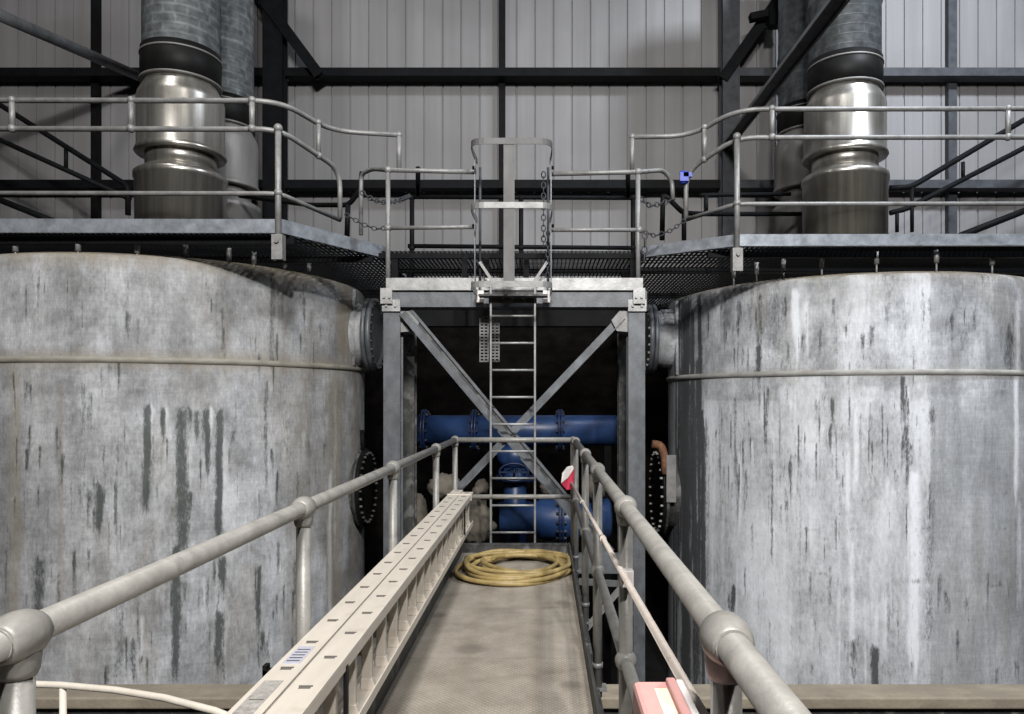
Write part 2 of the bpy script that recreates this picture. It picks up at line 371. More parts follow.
# ------------------------------------------------------------------ tanks
ZTL, ZTR, ZBL, ZBR = 2.985, 2.90, 1.905, 1.80; RT = 2.5
def ray_tank(px, py, c):
    dx = (px-544)/F
    # (dx*Y-cx)^2+(Y-cy)^2=R^2
    a = dx*dx+1; b = -2*(dx*c[0]+c[1]); k = c[0]**2+c[1]**2-RT*RT
    q = b*b-4*a*k
    Y = (-b-math.sqrt(max(q,0)))/(2*a)
    return math.atan2(Y-c[1], dx*Y-c[0]), EYE+(400-py)/F*Y, Y
def tank_shell(c, darks, lights, tans, fn, ZT, ZB):
    th0, th1 = -PI*1.15, PI*.12
    ths = [th0+(th1-th0)*i/560 for i in range(560)]+[th1+(2*PI-(th1-th0))*i/60 for i in range(60)]
    nz_ = 170; zs = [ZF+(ZT-ZF)*j/(nz_-1) for j in range(nz_)]
    bm = bmesh.new()
    lg_ = bm.verts.layers.float.new('grey'); ld = bm.verts.layers.float.new('dark'); ll = bm.verts.layers.float.new('light'); lt = bm.verts.layers.float.new('tan')
    def prep(lst):
        out = []
        for (px, y0, y1, wpx, st) in lst:
            t, z1, Y = ray_tank(px, y0, c); _, z0, _ = ray_tank(px, y1, c)
            t2, _, _ = ray_tank(px+wpx, y0, c)
            out.append((t, z0, z1, min(.022, max(abs(t2-t), .004)) if wpx < 6 else max(abs(t2-t), .004), st))
        return out
    D, Lg, Tn = prep([d for d in darks if d[3] < 10]), prep(lights), prep(tans)
    Gr = prep([d for d in darks if d[3] >= 10])
    def val(lst, t, z):
        v = 0
        for (tc, z0, z1, wt, st) in lst:
            d = abs(t-tc)
            if d > wt*3.2 or z > z1+.12 or z < z0-.5: continue
            n1 = noise.noise(Vector((tc*31, z*3.0, 1.3)))*.6
            n2 = noise.noise(Vector((t*60, z*1.2, 4.0)))
            g = math.exp(-(abs(t-tc-n1*wt*.5)/(wt*(.85+.4*n2)))**3)
            e0 = min(1, max(0, (z-z0+.25+.3*n2)/.35)); e1 = min(1, max(0, (z1-z+.03+.06*n2)/.07))
            v = max(v, st*g*e0*e1)
        return v
    rows = []
    for t in ths:
        col = []
        for z in zs:
            r = RT
            r += .006*noise.noise(Vector((t*4, z*1.5, c[0])))
            if z > ZT-.05: r -= (z-(ZT-.05))**2/.05*.6
            v = bm.verts.new((c[0]+r*math.cos(t), c[1]+r*math.sin(t), z))
            if t <= th1:
                d, l, tt, gg = fn(t, z)
                v[lg_] = min(1, max(gg, val(Gr,t,z))); v[ld] = min(1, max(d, val(D,t,z))); v[ll] = min(1, max(l, val(Lg,t,z))); v[lt] = min(1, max(tt, val(Tn,t,z)))
            col.append(v)
        rows.append(col)
    n = len(rows)
    for i in range(n):
        A, B = rows[i], rows[(i+1)%n]
        for j in range(nz_-1):
            f = bm.faces.new([A[j],B[j],B[j+1],A[j+1]]); f.smooth = True
    m = MB(); m.bm.free(); m.bm = bm
    return m

CL = (-5.0,10.0); CR = (4.32,10.66)
left_dark = [(147,404,500,5,.9),(183,406,552,8,.75),(176,545,674,6,.8),(163,407,436,3,.9),(207,408,470,4,.85),(219,410,535,5,.9),
 (222,556,594,6,.9),(219,610,668,6,.8),(100,484,524,6,.8),(90,487,508,4,.7),(80,487,497,4,.5),(116,484,532,2.5,.7),(40,556,622,9,.65),(36,600,640,6,.5),
 (74,550,588,3,.7),(259,563,622,3,.85),(258,640,660,2,.6),(83,378,428,4,.45),(27,380,400,5,.5),(30,430,450,4,.4),(102,366,380,2,.6),(222,304,342,2.5,.6),(250,338,352,2,.7),
 (272,268,368,4,.5),(266,380,482,2.5,.55),(133,638,682,5,.6),(120,600,680,7,.45),(298,470,520,2,.4),(196,412,424,4,.7),(231,430,450,2,.5),(130,300,330,2,.3),
 (150,432,470,2.5,.5),(118,440,470,2.5,.4),(60,430,500,3,.35),(295,560,600,3,.5),(305,300,340,2,.35),(214,556,600,3,.6),(178,420,520,4,.5)]
left_light = [(150,405,412,9,.9),(168,405,413,6,.8),(214,408,420,9,.9),(224,440,520,6,.5),(120,420,640,28,.25),(220,560,660,12,.45),(60,300,350,30,.15),(230,480,560,10,.45),(330,470,640,3,.6),(335,380,560,2,.3),(270,430,560,12,.3),(160,460,600,10,.35)]
left_tan = [(15,360,640,9,.5),(335,360,640,10,.55),(300,360,640,14,.35),(345,280,365,8,.75),(60,380,600,5,.35),(250,560,640,14,.3),(355,380,640,6,.4)]
def fl(t, z):
    ZT, ZB = ZTL, ZBL
    n = noise.noise(Vector((t*7, z*.5, 2))); n2 = noise.noise(Vector((t*26, z*2.2, 7)))
    tan = .0
    if abs(z-ZB) < .16: tan = .7*(1-abs(z-ZB)/.16)+.2*n2
    if z > ZT-.22: tan = max(tan, .75*(z-(ZT-.22))/.22+.25*n2)
    dark = 0
    if z < ZB: dark = max(0, n-.3)*.5
    k = (z-.05-.1*math.sin(t*2))/.05
    dark = max(dark, .3*math.exp(-k*k)*max(0,.4+n2))
    return dark, max(0, -n-.2)*.5 if z < ZB-.1 else .0, tan, 0
right_dark = [(686,300,690,7,1.0),(693,310,560,5,.9),(676,290,690,5,.7),(700,300,420,4,.6),(697,560,690,6,.7),(724,284,330,5,.45),(758,345,374,4,.8),(757,365,385,7,.5),
 (903,374,408,3,1.0),(907,424,482,3,.7),(905,395,440,2,.6),(766,400,440,2,.6),(772,460,560,1.6,.6),(735,395,470,1.8,.5),(744,400,520,1.5,.4),(780,405,450,1.5,.5),(733,584,614,3,.9),(876,645,692,6,.85),(853,640,680,4,.6),
 (1002,296,362,10,.75),(1010,330,372,6,.6),(932,404,440,5,.6),(940,400,480,10,.4),(965,330,350,7,.4),(975,400,460,12,.45),(955,440,640,26,.45),(1000,480,680,26,.45),(1020,380,640,14,.4),(930,500,640,6,.4),
 (830,565,600,2,.5),(815,610,640,3,.4),(840,470,540,2,.4),(800,470,640,2,.35),(708,420,690,3,.4),(720,400,520,2,.35),(870,400,440,2,.5),(920,655,690,10,.4),(760,295,350,3,.5),(783,300,330,2,.5)]
right_light = [(915,470,665,9,.95),(908,390,480,5,.6),(890,470,640,5,.5),(852,540,690,4,.8),(848,440,560,5,.6),(800,385,560,30,.55),(740,400,640,30,.45),(796,290,350,6,1.0),(806,300,345,3,.8),(860,385,440,30,.55),(1016,376,490,4,.8),(1018,300,370,4,.6),(720,290,310,6,.6),(812,440,560,8,.6),(870,450,620,22,.45),(805,370,410,26,.5),(780,480,620,8,.5),(1019,500,600,3,.4),(925,380,420,4,.5),(830,640,690,10,.5)]
right_tan = [(760,280,330,14,.4),(730,620,690,20,.35),(850,282,300,60,.3)]
T_EDGE = ray_tank(931,520,CR)[0]; T_LEFT = ray_tank(704,520,CR)[0]+2*PI
def fr(t, z):
    ZT, ZB = ZTR, ZBR
    n = noise.noise(Vector((t*7, z*.6, 9))); n2 = noise.noise(Vector((t*30, z*2.2, 3)))
    tan = .0
    if abs(z-ZB) < .1: tan = .55*(1-abs(z-ZB)/.1)+.2*n2
    if z > ZT-.1: tan = max(tan, .6*(z-(ZT-.1))/.1+.25*n2)
    dark = max(0, n-.02)*.9 if z > ZB else max(0, n-.35)*.5
    for zz in (.42,.0,-.55):
        k = (z-zz-.06*math.sin(t*3+zz*9)-.04*n2)/.035
        dark = max(dark, .4*math.exp(-k*k)*max(0,.35+n2+n))
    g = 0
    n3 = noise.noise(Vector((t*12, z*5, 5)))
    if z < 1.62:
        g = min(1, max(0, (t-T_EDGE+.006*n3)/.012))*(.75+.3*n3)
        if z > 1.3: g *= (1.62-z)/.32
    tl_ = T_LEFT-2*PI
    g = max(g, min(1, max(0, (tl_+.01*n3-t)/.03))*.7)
    if t > T_EDGE: l_ = max(0, -n-.4)*.6
    else: l_ = max(0, -n-.0)*.8+(.36 if z < 1.5 else .1)
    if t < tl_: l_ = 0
    return dark, l_, tan, max(0,g)
rr = random.Random(3)
for (px, y0, y1, w_, st) in list(left_dark):
    for _ in range(3):
        q = px+rr.gauss(0,9); a = rr.uniform(y0-10,y1); left_dark.append((q,a,a+rr.uniform(5,26),rr.uniform(.9,2.2),rr.uniform(.45,.95)))
for _ in range(70):
    q = rr.uniform(0,335); a = rr.uniform(385,640); left_dark.append((q,a,a+rr.uniform(6,40),rr.uniform(.8,2.0),rr.uniform(.35,.7)))
for _ in range(30):
    q = rr.uniform(0,335); a = rr.uniform(270,350); left_dark.append((q,a,a+rr.uniform(6,30),rr.uniform(.8,1.6),rr.uniform(.3,.6)))
for _ in range(40):
    q = rr.uniform(60,330); a = rr.uniform(400,640); left_light.append((q,a,a+rr.uniform(6,40),rr.uniform(1,4),rr.uniform(.3,.6)))
for _ in range(150):
    q = rr.uniform(700,930); a = rr.gauss(430,50); right_dark.append((q,a,a+rr.uniform(5,40),rr.uniform(.7,1.7),rr.uniform(.35,.8)))
for _ in range(60):
    q = rr.uniform(710,1020); a = rr.uniform(285,350); right_dark.append((q,a,a+rr.uniform(5,26),rr.uniform(1,3.5),rr.uniform(.3,.7)))
for _ in range(50):
    q = rr.uniform(700,1020); a = rr.uniform(560,680); right_dark.append((q,a,a+rr.uniform(5,30),rr.uniform(1,3),rr.uniform(.3,.6)))
for _ in range(45):
    q = rr.uniform(712,928); a = rr.uniform(385,640); right_light.append((q,a,a+rr.uniform(20,110),rr.uniform(1.5,5),rr.uniform(.4,.8)))
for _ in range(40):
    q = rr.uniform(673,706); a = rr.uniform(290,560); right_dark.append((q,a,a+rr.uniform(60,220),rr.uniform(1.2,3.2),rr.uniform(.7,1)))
for _ in range(8):
    q = rr.uniform(674,706); a = rr.uniform(300,480); right_light.append((q,a,a+rr.uniform(60,160),rr.uniform(1,2),rr.uniform(.3,.5)))
tm_l = tank_mat('left tank coat', ((.225,.228,.232),(.50,.51,.535),(.05,.057,.055),(.70,.71,.74),(.25,.215,.155)))
tm_r = tank_mat('right tank coat', ((.265,.275,.295),(.585,.61,.65),(.05,.052,.056),(.84,.87,.93),(.26,.235,.19)))

def flange_bolts(parent, c, r, n, nx, mat_, rb=.02, h=.03):
    for k in range(n):
        a = 2*PI*k/n
        mb = MB().bolt((c[0], c[1]+r*math.cos(a), c[2]+r*math.sin(a)), (nx,0,0), rb, h)
        build('bolt', mb, mat_, parent)
def make_tank(c, side, label, darks, lights, tans, fn, tm):
    ZT, ZB = (ZTL, ZBL) if side == 'l' else (ZTR, ZBR)
    s = 1 if side == 'l' else -1           # nozzles face the gap between the tanks
    t = thing('storage_tank', label, 'tank', (c[0],c[1],ZF), 'storage tanks')
    sh = build('shell', tank_shell(c, darks, lights, tans, fn, ZT, ZB), tm, t)
    mb = MB(); mb.lathe((c[0],c[1],0), [(RT-.01,ZB-.04),(RT+.015,ZB-.03),(RT+.025,ZB-.008),(RT+.022,ZB+.02),(RT-.01,ZB+.035)], 160, caps=False)
    build('girth_band', mb, M['band_'+side], t)
    prof = [(RT-.05,ZT-.01)]+[(RT*math.cos(a)-.045*math.cos(a), ZT-.01+.16*math.sin(a)) for a in [PI/2*i/10 for i in range(1,10)]]+[(.001,ZT+.15)]
    build('roof', MB().lathe((c[0],c[1],0), prof, 128, caps=False), M['bund'], t)
    if side == 'l': nx, zc, zl, rl, Xl = -2.30, 2.37, .31, .52, -2.42
    else: nx, zc, zl, rl, Xl = 1.52, 2.37, .17, .62, 1.66
    # upper nozzle
    yb = c[1]
    mb = MB(); mb.lathe((nx,yb,zc), [(.40,-.5*s),(.40,-.06*s)], 48, 'x').lathe((nx,yb,zc), [(.42,-.5*s),(.42,-.16*s),(.40,-.16*s)], 48, 'x')
    nz_ = build('nozzle', mb, tm, t)
    fl_ = MB(); fl_.lathe((nx,yb,zc), [(.49,-.07*s),(.49,-.015*s)], 64, 'x').lathe((nx,yb,zc), [(.49,-.005*s),(.49,.05*s),(.40,.055*s),(.38,.03*s)], 64, 'x')
    build('flange', fl_, M['galv_frame'], nz_)
    flange_bolts(nz_, (nx+.05*s,yb,zc), .445, 24, s, M['galv_mott' if side=='l' else 'galv'])
    # lower manway with dark cover
    X0 = c[0]+s*RT
    mb = MB(); mb.lathe((0,yb,zl), [(rl-.09,X0-s*.25),(rl-.09,Xl-s*.04)], 64, 'x').lathe((0,yb,zl), [(rl,Xl-s*.05),(rl,Xl-s*.01)], 64, 'x')
    mh = build('manway', mb, M['galv_mott'], t)
    build('cover', MB().lathe((0,yb,zl), [(rl,Xl),(rl,Xl+s*.03),(rl-.1,Xl+s*.04),(.01,Xl+s*.05)], 64, 'x'), M['black'], mh)
    flange_bolts(mh, (Xl+.03*s,yb,zl), rl-.055, 28, s, M['galv_mott' if side=='l' else 'galv_bright'], .018, .04)
    return t, mh
tl, _ = make_tank(CL, 'l', 'left large round grey storage tank with dark drip streaks', left_dark, left_light, left_tan, fl, tm_l)
trk, mhr = make_tank(CR, 'r', 'right large round grey storage tank with whitish runs and black left edge', right_dark, right_light, right_tan, fr, tm_r)
# davit arm on the right manway
mb = MB(); mb.tube(fillet([P(652,444,10.1),P(661,445,10.1),P(665,458,10.1),P(665,474,10.1)],.06), .055, 12)
build('davit_arm', mb, M['rust'], mhr, label='rusty bent lifting arm')
mb = MB(); mb.bar(P(671,455,10.05), P(671,502,10.05), .13,.05,(0,1,0))
build('hinge_plate', mb, M['galv'], mhr)
mb = MB(); mb.tube([P(362,430,9.9),P(363,452,9.9)], .03, 10)
build('lifting_eye', mb, M['dark_steel'], tl)
# vertical seam on each shell
for c_, t_, th, ZT, ZB in ((CL,tl,-.10,ZTL,ZBL),(CR,trk,PI+.16,ZTR,ZBR)):
    mb = MB(); q = Vector((c_[0]+RT*math.cos(th), c_[1]+RT*math.sin(th), 0))
    mb.tube([q+Vector((0,0,ZB+.04)), q+Vector((0,0,ZT-.04))], .035, 8)
    build('seam', mb, tm_l if c_ is CL else tm_r, t_)

# ------------------------------------------------------------------ ducts
def duct(c, dz, k, label, group, dm, sm):
    t = thing('exhaust_duct', label, 'duct', (c[0],c[1],ZTL+.1), group)
    b = (c[0],c[1],dz)
    build('lower_vessel', MB().lathe(b, [(.60*k,2.96-dz),(.605*k,4.42),(.625*k,4.43),(.625*k,4.50),(.60*k,4.52),(.50*k,4.58),(.47*k,4.60)], 72), sm, t)
    build('neck', MB().lathe(b, [(.475*k,4.58),(.475*k,4.84)], 64), sm, t)
    build('upper_vessel', MB().lathe(b, [(.45*k,4.78),(.60*k,4.77),(.615*k,4.79),(.60*k,4.83),(.585*k,4.85),(.585*k,5.50),(.57*k,5.56),(.50*k,5.68),(.49*k,5.74)], 72), sm, t)
    build('lower_band', MB().lathe(b, [(.52*k,5.72),(.548*k,5.725),(.548*k,5.745),(.52*k,5.75)], 64), M['stain_dull'], t)
    build('rubber_sleeve', MB().lathe(b, [(.50*k,5.73),(.535*k,5.74),(.54*k,5.95),(.535*k,6.16),(.50*k,6.17)], 64), M['black'], t)
    build('upper_band', MB().lathe(b, [(.51*k,6.07),(.548*k,6.07),(.548*k,6.09),(.51*k,6.09)], 64), M['stain_dull'], t)
    build('galvanised_pipe', MB().lathe(b, [(.505*k,6.16),(.515*k,6.17),(.515*k,6.95),(.53*k,6.96),(.53*k,7.02),(.515*k,7.03),(.515*k,9.2)], 64), dm, t)
    return t
duct((-4.90,10.0), 0, .93, 'stainless vessel and tall patchy galvanised duct on the left tank, nearer of the pair', 'ducts on the left tank', M['duct'], M['stainless'])
duct((-5.12,11.75), .05, .93, 'dull vessel and galvanised duct on the left tank, standing behind the shiny one', 'ducts on the left tank', M['duct'], M['stain_dull'])
duct((4.33,10.66), .18, .95, 'stainless vessel and tall grey galvanised duct on the right tank, nearer of the pair', 'ducts on the right tank', M['duct_dark'], M['stainless'])
duct((4.42,12.35), .18, .95, 'dull vessel and grey duct on the right tank, half hidden behind the shiny one', 'ducts on the right tank', M['duct_dark'], M['stain_dull'])

# ------------------------------------------------------------------ ring platforms
ZP = 3.19
def clip(poly, axis, v):
    xs = []
    for a, b in zip(poly, poly[1:]+poly[:1]):
        p, q = a[axis], b[axis]
        if (p-v)*(q-v) < 0: xs.append(a[1-axis]+(b[1-axis]-a[1-axis])*(v-p)/(q-p))
    return sorted(xs)
def grating(mb, poly, holes, z, sx=.055, sy=.16, d=.03):
    for axis, st, hh, tt in ((0,sx,d,.007),(1,sy,.012,.012)):
        lo = min(p[axis] for p in poly); hi = max(p[axis] for p in poly); v = lo+st/2
        while v < hi:
            xs = clip(poly, axis, v)
            if len(xs) == 2:
                segs = [(xs[0], xs[1])]
                for (hx, hy, hr) in holes:
                    h = (hx,hy); q = hr*hr-(v-h[axis])**2
                    if q > 0:
                        q = math.sqrt(q); o = h[1-axis]; ns = []
                        for a, b in segs:
                            if o-q > a: ns.append((a, min(b,o-q)))
                            if o+q < b: ns.append((max(a,o+q), b))
                        segs = [s_ for s_ in ns if s_[1]-s_[0] > .02]
                for a, b in segs:
                    if axis == 0: mb.box(v-tt/2,v+tt/2,a,b,z-hh,z)
                    else: mb.box(a,b,v-tt/2,v+tt/2,z-hh,z-hh+hh)
            v += st
def ring(label, poly, front, holes, hang, nm):
    ZT = ZTL if nm == 'l' else ZTR
    cx = sum(p[0] for p in poly)/len(poly); cy = sum(p[1] for p in poly)/len(poly)
    t = thing('tank_platform', label, 'platform', (cx,cy,ZP), 'tank top platforms')
    g = MB(); grating(g, poly, holes, ZP); build('grating', g, M['dark_steel'], t)
    for a, b in zip(poly, poly[1:]+poly[:1]):
        mb = MB(); A = Vector((*a,ZP+.055)); B = Vector((*b,ZP+.055))
        mb.bar(A, B, .012, .135); mb.bar(A, B, .07, .012, off=(-.03,-.067))
        build('toe_plate', mb, M['galv_blue'], t)
    for yy in front:                                      # beams under the grating
        xs = clip(poly, 1, yy)
        mb = MB()
        gaps = [(hx-math.sqrt(hr*hr-(yy-hy)**2), hx+math.sqrt(hr*hr-(yy-hy)**2)) for hx,hy,hr in holes if hr > abs(yy-hy)]
        segs = [(xs[0],xs[1])]
        for ga, gb in gaps: segs = [s for a, b in segs for s in ((a,min(b,ga)),(max(a,gb),b)) if s[1]-s[0] > .05]
        for a, b in segs: mb.box(a,b,yy-.03,yy+.03,ZP-.10,ZP-.03)
        build('beam', mb, M['dark_steel'], t)
    for (X, Y) in hang:
        zt = ZT-.03
        mb = MB(); mb.tube([(X,Y,ZP-.03),(X,Y,ZP-.17)], .027, 10)
        h = build('support_stub', mb, M['galv'], t)
        build('threaded_rod', MB().tube([(X,Y,ZP-.15),(X,Y,zt)], .011, 8), M['galv'], h)
    return t
polyL = [(-7.7,7.42),(-2.64,7.46),(-1.9,8.75),(-1.9,12.3),(-2.7,13.3),(-7.7,13.3),(-8.6,12.3),(-8.6,8.7)]
polyR = [(7.2,8.10),(8.1,9.3),(8.1,12.4),(7.2,13.35),(2.0,13.35),(1.18,12.3),(1.18,8.78),(2.12,8.14)][::-1]
hangL = [((x-544)/F*7.56, 7.56) for x in (9,76,134,188,252)]+[(-2.66,7.75),(-2.4,8.2),(-2.15,8.6)]
hangR = [((x-544)/F*8.24, 8.24) for x in (762,818,878,937,1003)]+[(1.95,8.38),(1.55,8.65)]
def fixhang(hang, c):
    out = []
    for X, Y in hang:
        d = Vector((X-c[0],Y-c[1]))
        if d.length > RT-.09: d = d.normalized()*(RT-.09)
        out.append((c[0]+d.x, c[1]+d.y))
    return out
ring('grated platform with grey toe plate round the top of the left tank', polyL, (7.6,8.6,11.2,12.6), [(-4.95,10,.66),(-5.08,11.75,.66)], fixhang(hangL,CL), 'l')
ring('grated platform with grey toe plate round the top of the right tank', polyR, (8.33,9.37,11.6,12.95), [(4.30,10.66,.66),(4.42,12.35,.66)], fixhang(hangR,CR), 'r')

# ------------------------------------------------------------------ guard rails on the ring platforms
def zy(y, Y): return EYE+(400-y)/F*Y
def ringrail(label, sgn):
    if sgn < 0:
        Y = 7.40; zt, zm, zl = zy(100,Y), zy(128.5,Y), zy(193,Y)
        c0 = Vector((-7.6,Y,0)); c1 = Vector((-2.655,Y+.02,0)); c2 = P(340,170,8.35); e2 = P(331,131,8.25); e3 = P(399,135,8.36); zc = zy(172,8.36)
        stubs = [P(12,0,Y).x, P(131,0,Y).x, P(252,0,Y).x]; ps = (.75,)
    else:
        Y = 8.06; zt, zm, zl = zy(108.5,Y), zy(137,Y), zy(203.5,Y)
        c0 = Vector((7.1,Y,0)); c1 = Vector((2.1,Y+.02,0)); c2 = P(686,172,8.62); e2 = P(692,136,8.62); e3 = P(632,137,8.60); zc = zy(172,8.60)
        stubs = [P(772,0,Y).x, P(1008,0,Y).x]; ps = (.5,)
    t = thing('guard_rail', label, 'guard rail', (c1.x,c1.y,ZP), 'guard rails on the tank platforms')
    z = lambda v, h: Vector((v.x,v.y,h))
    up = fillet([z(c0,zt), z(c1,zt), z(e2,e2.z), z(e3,e3.z), z(e3,zc)], .22)
    # keep the last corner tight
    up = fillet([z(c0,zt), z(c1,zt), z(e2,e2.z)-(z(e2,0)-z(c1,0))*.0, z(e3,e3.z)], .3)+[z(e3,e3.z)]
    build('raised_rail', MB().tube(up, .027, 12).tube([z(e3,e3.z+.03), z(e3,zc)], .027, 12).sphere(e3,.034,12), M['galv'], t)
    mr = fillet([z(c0,zm), z(c1,zm), c2, z(c2,zl-.02) if sgn<0 else z(c2,zl-.05)], .22)
    build('main_rail', MB().tube(mr, .027, 12), M['galv'], t)
    lr = fillet([z(c0,zl), z(c1,zl), z(c2,zl-.06+.02)], .12)
    build('lower_rail', MB().tube(lr, .024, 12), M['galv'], t)
    for X in stubs:
        build('stub_post', MB().tube([(X,Y,zm),(X,Y,zt)], .028, 10).sphere((X,Y,zm),.042,12).sphere((X,Y,zt),.038,12), M['galv'], t)
    m2 = z(c1,0)*.42+z(e2,0)*.58
    A = z(c1,zm).lerp(c2,.62); f_ = (A.x-c1.x)/(e2.x-c1.x); B = z(c1,zt).lerp(e2,f_) if f_ < 1 else e2; B = Vector((A.x,A.y,B.z))
    build('stub_post', MB().tube([A,B], .026, 10).sphere(A,.04,12).sphere(B,.036,12), M['galv'], t)
    for X in ([c1.x] if sgn<0 else [c1.x, 6.9])+([-6.9] if sgn<0 else []):
        yy = Y-.01
        q = build('post', MB().tube([(X,yy,ZP-.24),(X,yy,zm)], .03, 14).sphere((X,yy,zm),.045,12).sphere((X,yy,zl),.042,12), M['galv'], t)
        build('base_bracket', MB().box(X-.055,X+.055,yy-.035,yy-.02,ZP-.30,ZP-.05).box(X-.055,X-.04,yy-.03,yy+.06,ZP-.30,ZP-.05).box(X+.04,X+.055,yy-.03,yy+.06,ZP-.30,ZP-.05).bolt((X,yy-.035,ZP-.12),(0,-1,0),.022,.025), M['galv'], q)
    return t, c2
_, _ = ringrail('grey tube guard rail along the left tank platform', -1)
gr, c2 = ringrail('grey tube guard rail along the right tank platform', 1)
q = P(683.5,178,8.6)
mb = MB().tube([q+Vector((0,0,-.07)),q+Vector((0,0,.07))], .045, 14).box(q.x-.01,q.x+.09,q.y-.06,q.y-.02,q.z+.0,q.z+.05)
mb.box(q.x-.05,q.x+.05,q.y-.06,q.y-.03,q.z-.05,q.z+.05)
tag(build('rail_clamp', mb, M['clampblue'], origin=q), 'small bright blue clamp on the bend of the right guard rail', 'clamp')

# ------------------------------------------------------------------ access frame between the tanks
af = thing('access_frame', 'galvanised steel access frame with crossed braces between the two tanks', 'frame', (-.33,8.7,ZF))
def H(x0,x1,y0,z0,z1,m,label=None):
    o = build('column', hcol(MB(),x0,x1,y0,y0+.19,z0,z1), m, af); return o
H(-1.78,-1.595,8.2,ZF,2.50,M['galv_frame']); H(.935,1.12,8.2,ZF,2.50,M['galv_frame'])
H(-1.80,-1.63,9.3,ZF,2.42,M['galv_mott']); H(.94,1.10,9.3,ZF,2.42,M['galv_mott'])
mb = MB().box(-1.80,1.14,8.19,8.21,2.52,2.70).box(-1.80,1.14,8.21,8.34,2.52,2.54).box(-1.80,1.14,8.21,8.34,2.68,2.70)
build('beam', mb, M['galv_frame'], af)
mb = MB().box(-1.74,1.09,8.15,8.17,2.70,2.835).box(-1.74,1.09,8.16,8.36,2.70,2.715)
build('fascia_plate', mb, M['galv_bright'], af)
for X in (-1.69,1.03):
    build('end_plate', MB().box(X-.10,X+.10,8.17,8.19,2.47,2.60).bolt((X-.05,8.17,2.53),(0,-1,0)).bolt((X+.05,8.17,2.53),(0,-1,0)), M['galv_bright'], af)
for X0, X1 in ((-1.80,-1.63),(.94,1.10)):
    build('side_beam', MB().box(X0,X1,8.39,9.3,2.30,2.50), M['galv_mott'], af)
build('beam', MB().box(-1.8,1.12,9.30,9.48,2.42,2.62), M['dark_steel'], af)
g = MB(); grating(g, [(-1.86,8.42),(1.14,8.42),(1.14,10.15),(-1.86,10.15)], [], ZP, .05, .09)
build('grating', g, M['dark_steel'], af)
for yy in (8.42,9.4,10.13):
    build('bearer', MB().box(-1.88,1.16,yy-.02,yy+.02,ZP-.09,ZP-.03), M['dark_steel'], af)
for X in (-1.70,1.02):
    for yy, z0 in ((8.45,2.5),(9.4,2.6)):
        build('stub_post', MB().box(X-.04,X+.04,yy-.04,yy+.04,z0,ZP-.09), M['dark_steel'], af)
for X in (-.9,-.65,-.2,.05):
    build('hanger', MB().box(X-.03,X+.03,8.38,8.42,2.70,ZP-.09), M['dark_steel'], af)
build('cross_brace', MB().angle(P(403,313,8.24),P(607,556,8.24),.075,.075,.012,(0,-1,0)).bar(P(403,313,8.26),P(607,556,8.26),.03,.012,(0,-1,0),(-.092,0)), M['galv_frame'], af)
build('cross_brace_web', MB().bar(P(403,313,8.29),P(607,556,8.29),.055,.01,(0,-1,0),(-.057,0)), M['galv_mott'], af, label='dark inner face of the double cross brace')
build('cross_brace', MB().angle(P(622,317,8.32),P(440,508,8.32),.085,.06,.012,(0,-1,0),-1), M['galv_frame'], af)
for (x, y, s) in ((408,322,1),(624,322,-1)):
    q = P(x,y,8.27); mb = MB().poly([q+Vector((-.17*s,0,.16)),q+Vector((.02*s,0,.16)),q+Vector((.14*s,0,.02)),q+Vector((.08*s,0,-.10)),q+Vector((-.17*s,0,-.12))],(0,.012,0))
    build('gusset', mb, M['galv'], af)
build('base_beam', MB().box(-1.595,.935,8.14,8.16,-.42,-.22).box(-1.595,.935,8.16,8.3,-.24,-.22).box(-1.595,.935,8.16,8.3,-.42,-.40), M['galv_frame'], af)
mb = MB(); mb.bar((.9,8.2,-.55),(.35,7.5,-.35),.07,.012,(0,-1,0)).bar((.9,8.1,-.5),(.3,8.1,-1.2),.07,.012,(0,-1,0))
build('knee_brace', mb, M['galv'], af)
# slotted tray fixed on the right column
mb = MB(); xa, xb, yy = .915, .985, 8.13
mb.box(xa,xa+.012,yy,yy+.04,-2.4,-.6).box(xb-.012,xb,yy,yy+.04,-2.4,-.6)
z = -2.4
while z < -.62: mb.box(xa,xb,yy+.03,yy+.04,z,z+.03); z += .075
build('slotted_tray', mb, M['galv_mott'], af)

# landing guard rails
fr_t = M['galv']
def lrail(name_label, pts_list, posts, m, loc, r=.026, balls=()):
    t = thing('landing_rail', name_label, 'guard rail', loc, 'rails round the landing')
    for nm, pts, rad in pts_list: build(nm, MB().tube(fillet(pts,.10) if len(pts)>2 else pts, rad, 12), m, t)
    for a, b in posts:
        build('post', MB().tube([a,b], r, 12), m, t)
    for b in balls: build('ball_fitting', MB().sphere(b,.042,14), m, t)
    return t
Yf = 8.2
a = P(388,170,Yf)
t = lrail('grey front rail of the landing left of the ladder cage',
  [('top_rail', [P(361,235,8.95), P(361,174,8.95), P(372,169,8.75), P(389,170,Yf), P(476,172,8.02)], .026), ('mid_rail', [P(388,228,Yf), P(476,227,8.02)], .023)],
  [(P(388,168,Yf), Vector((a.x,Yf,2.56)))], M['galv'], (a.x,Yf,2.7), balls=[P(388,170,Yf),P(388,228,Yf)])
build('base_bracket', MB().box(a.x-.07,a.x+.06,8.13,8.15,2.55,2.72).bolt((a.x-.03,8.13,2.62),(0,-1,0)).bolt((a.x+.03,8.13,2.62),(0,-1,0)), M['galv_bright'], t)
a = P(638,172,Yf)
t = lrail('grey front rail of the landing right of the ladder cage',
  [('top_rail', [P(551,174,8.02), P(638,172,Yf), P(663,170,8.5), P(672,180,8.6), P(673,200,8.6)], .026), ('mid_rail', [P(551,230,8.02), P(638,230,Yf)], .023)],
  [(P(638,170,Yf), Vector((a.x,Yf,2.56)))], M['galv'], (a.x,Yf,2.7), balls=[P(638,172,Yf),P(639,230,Yf)])
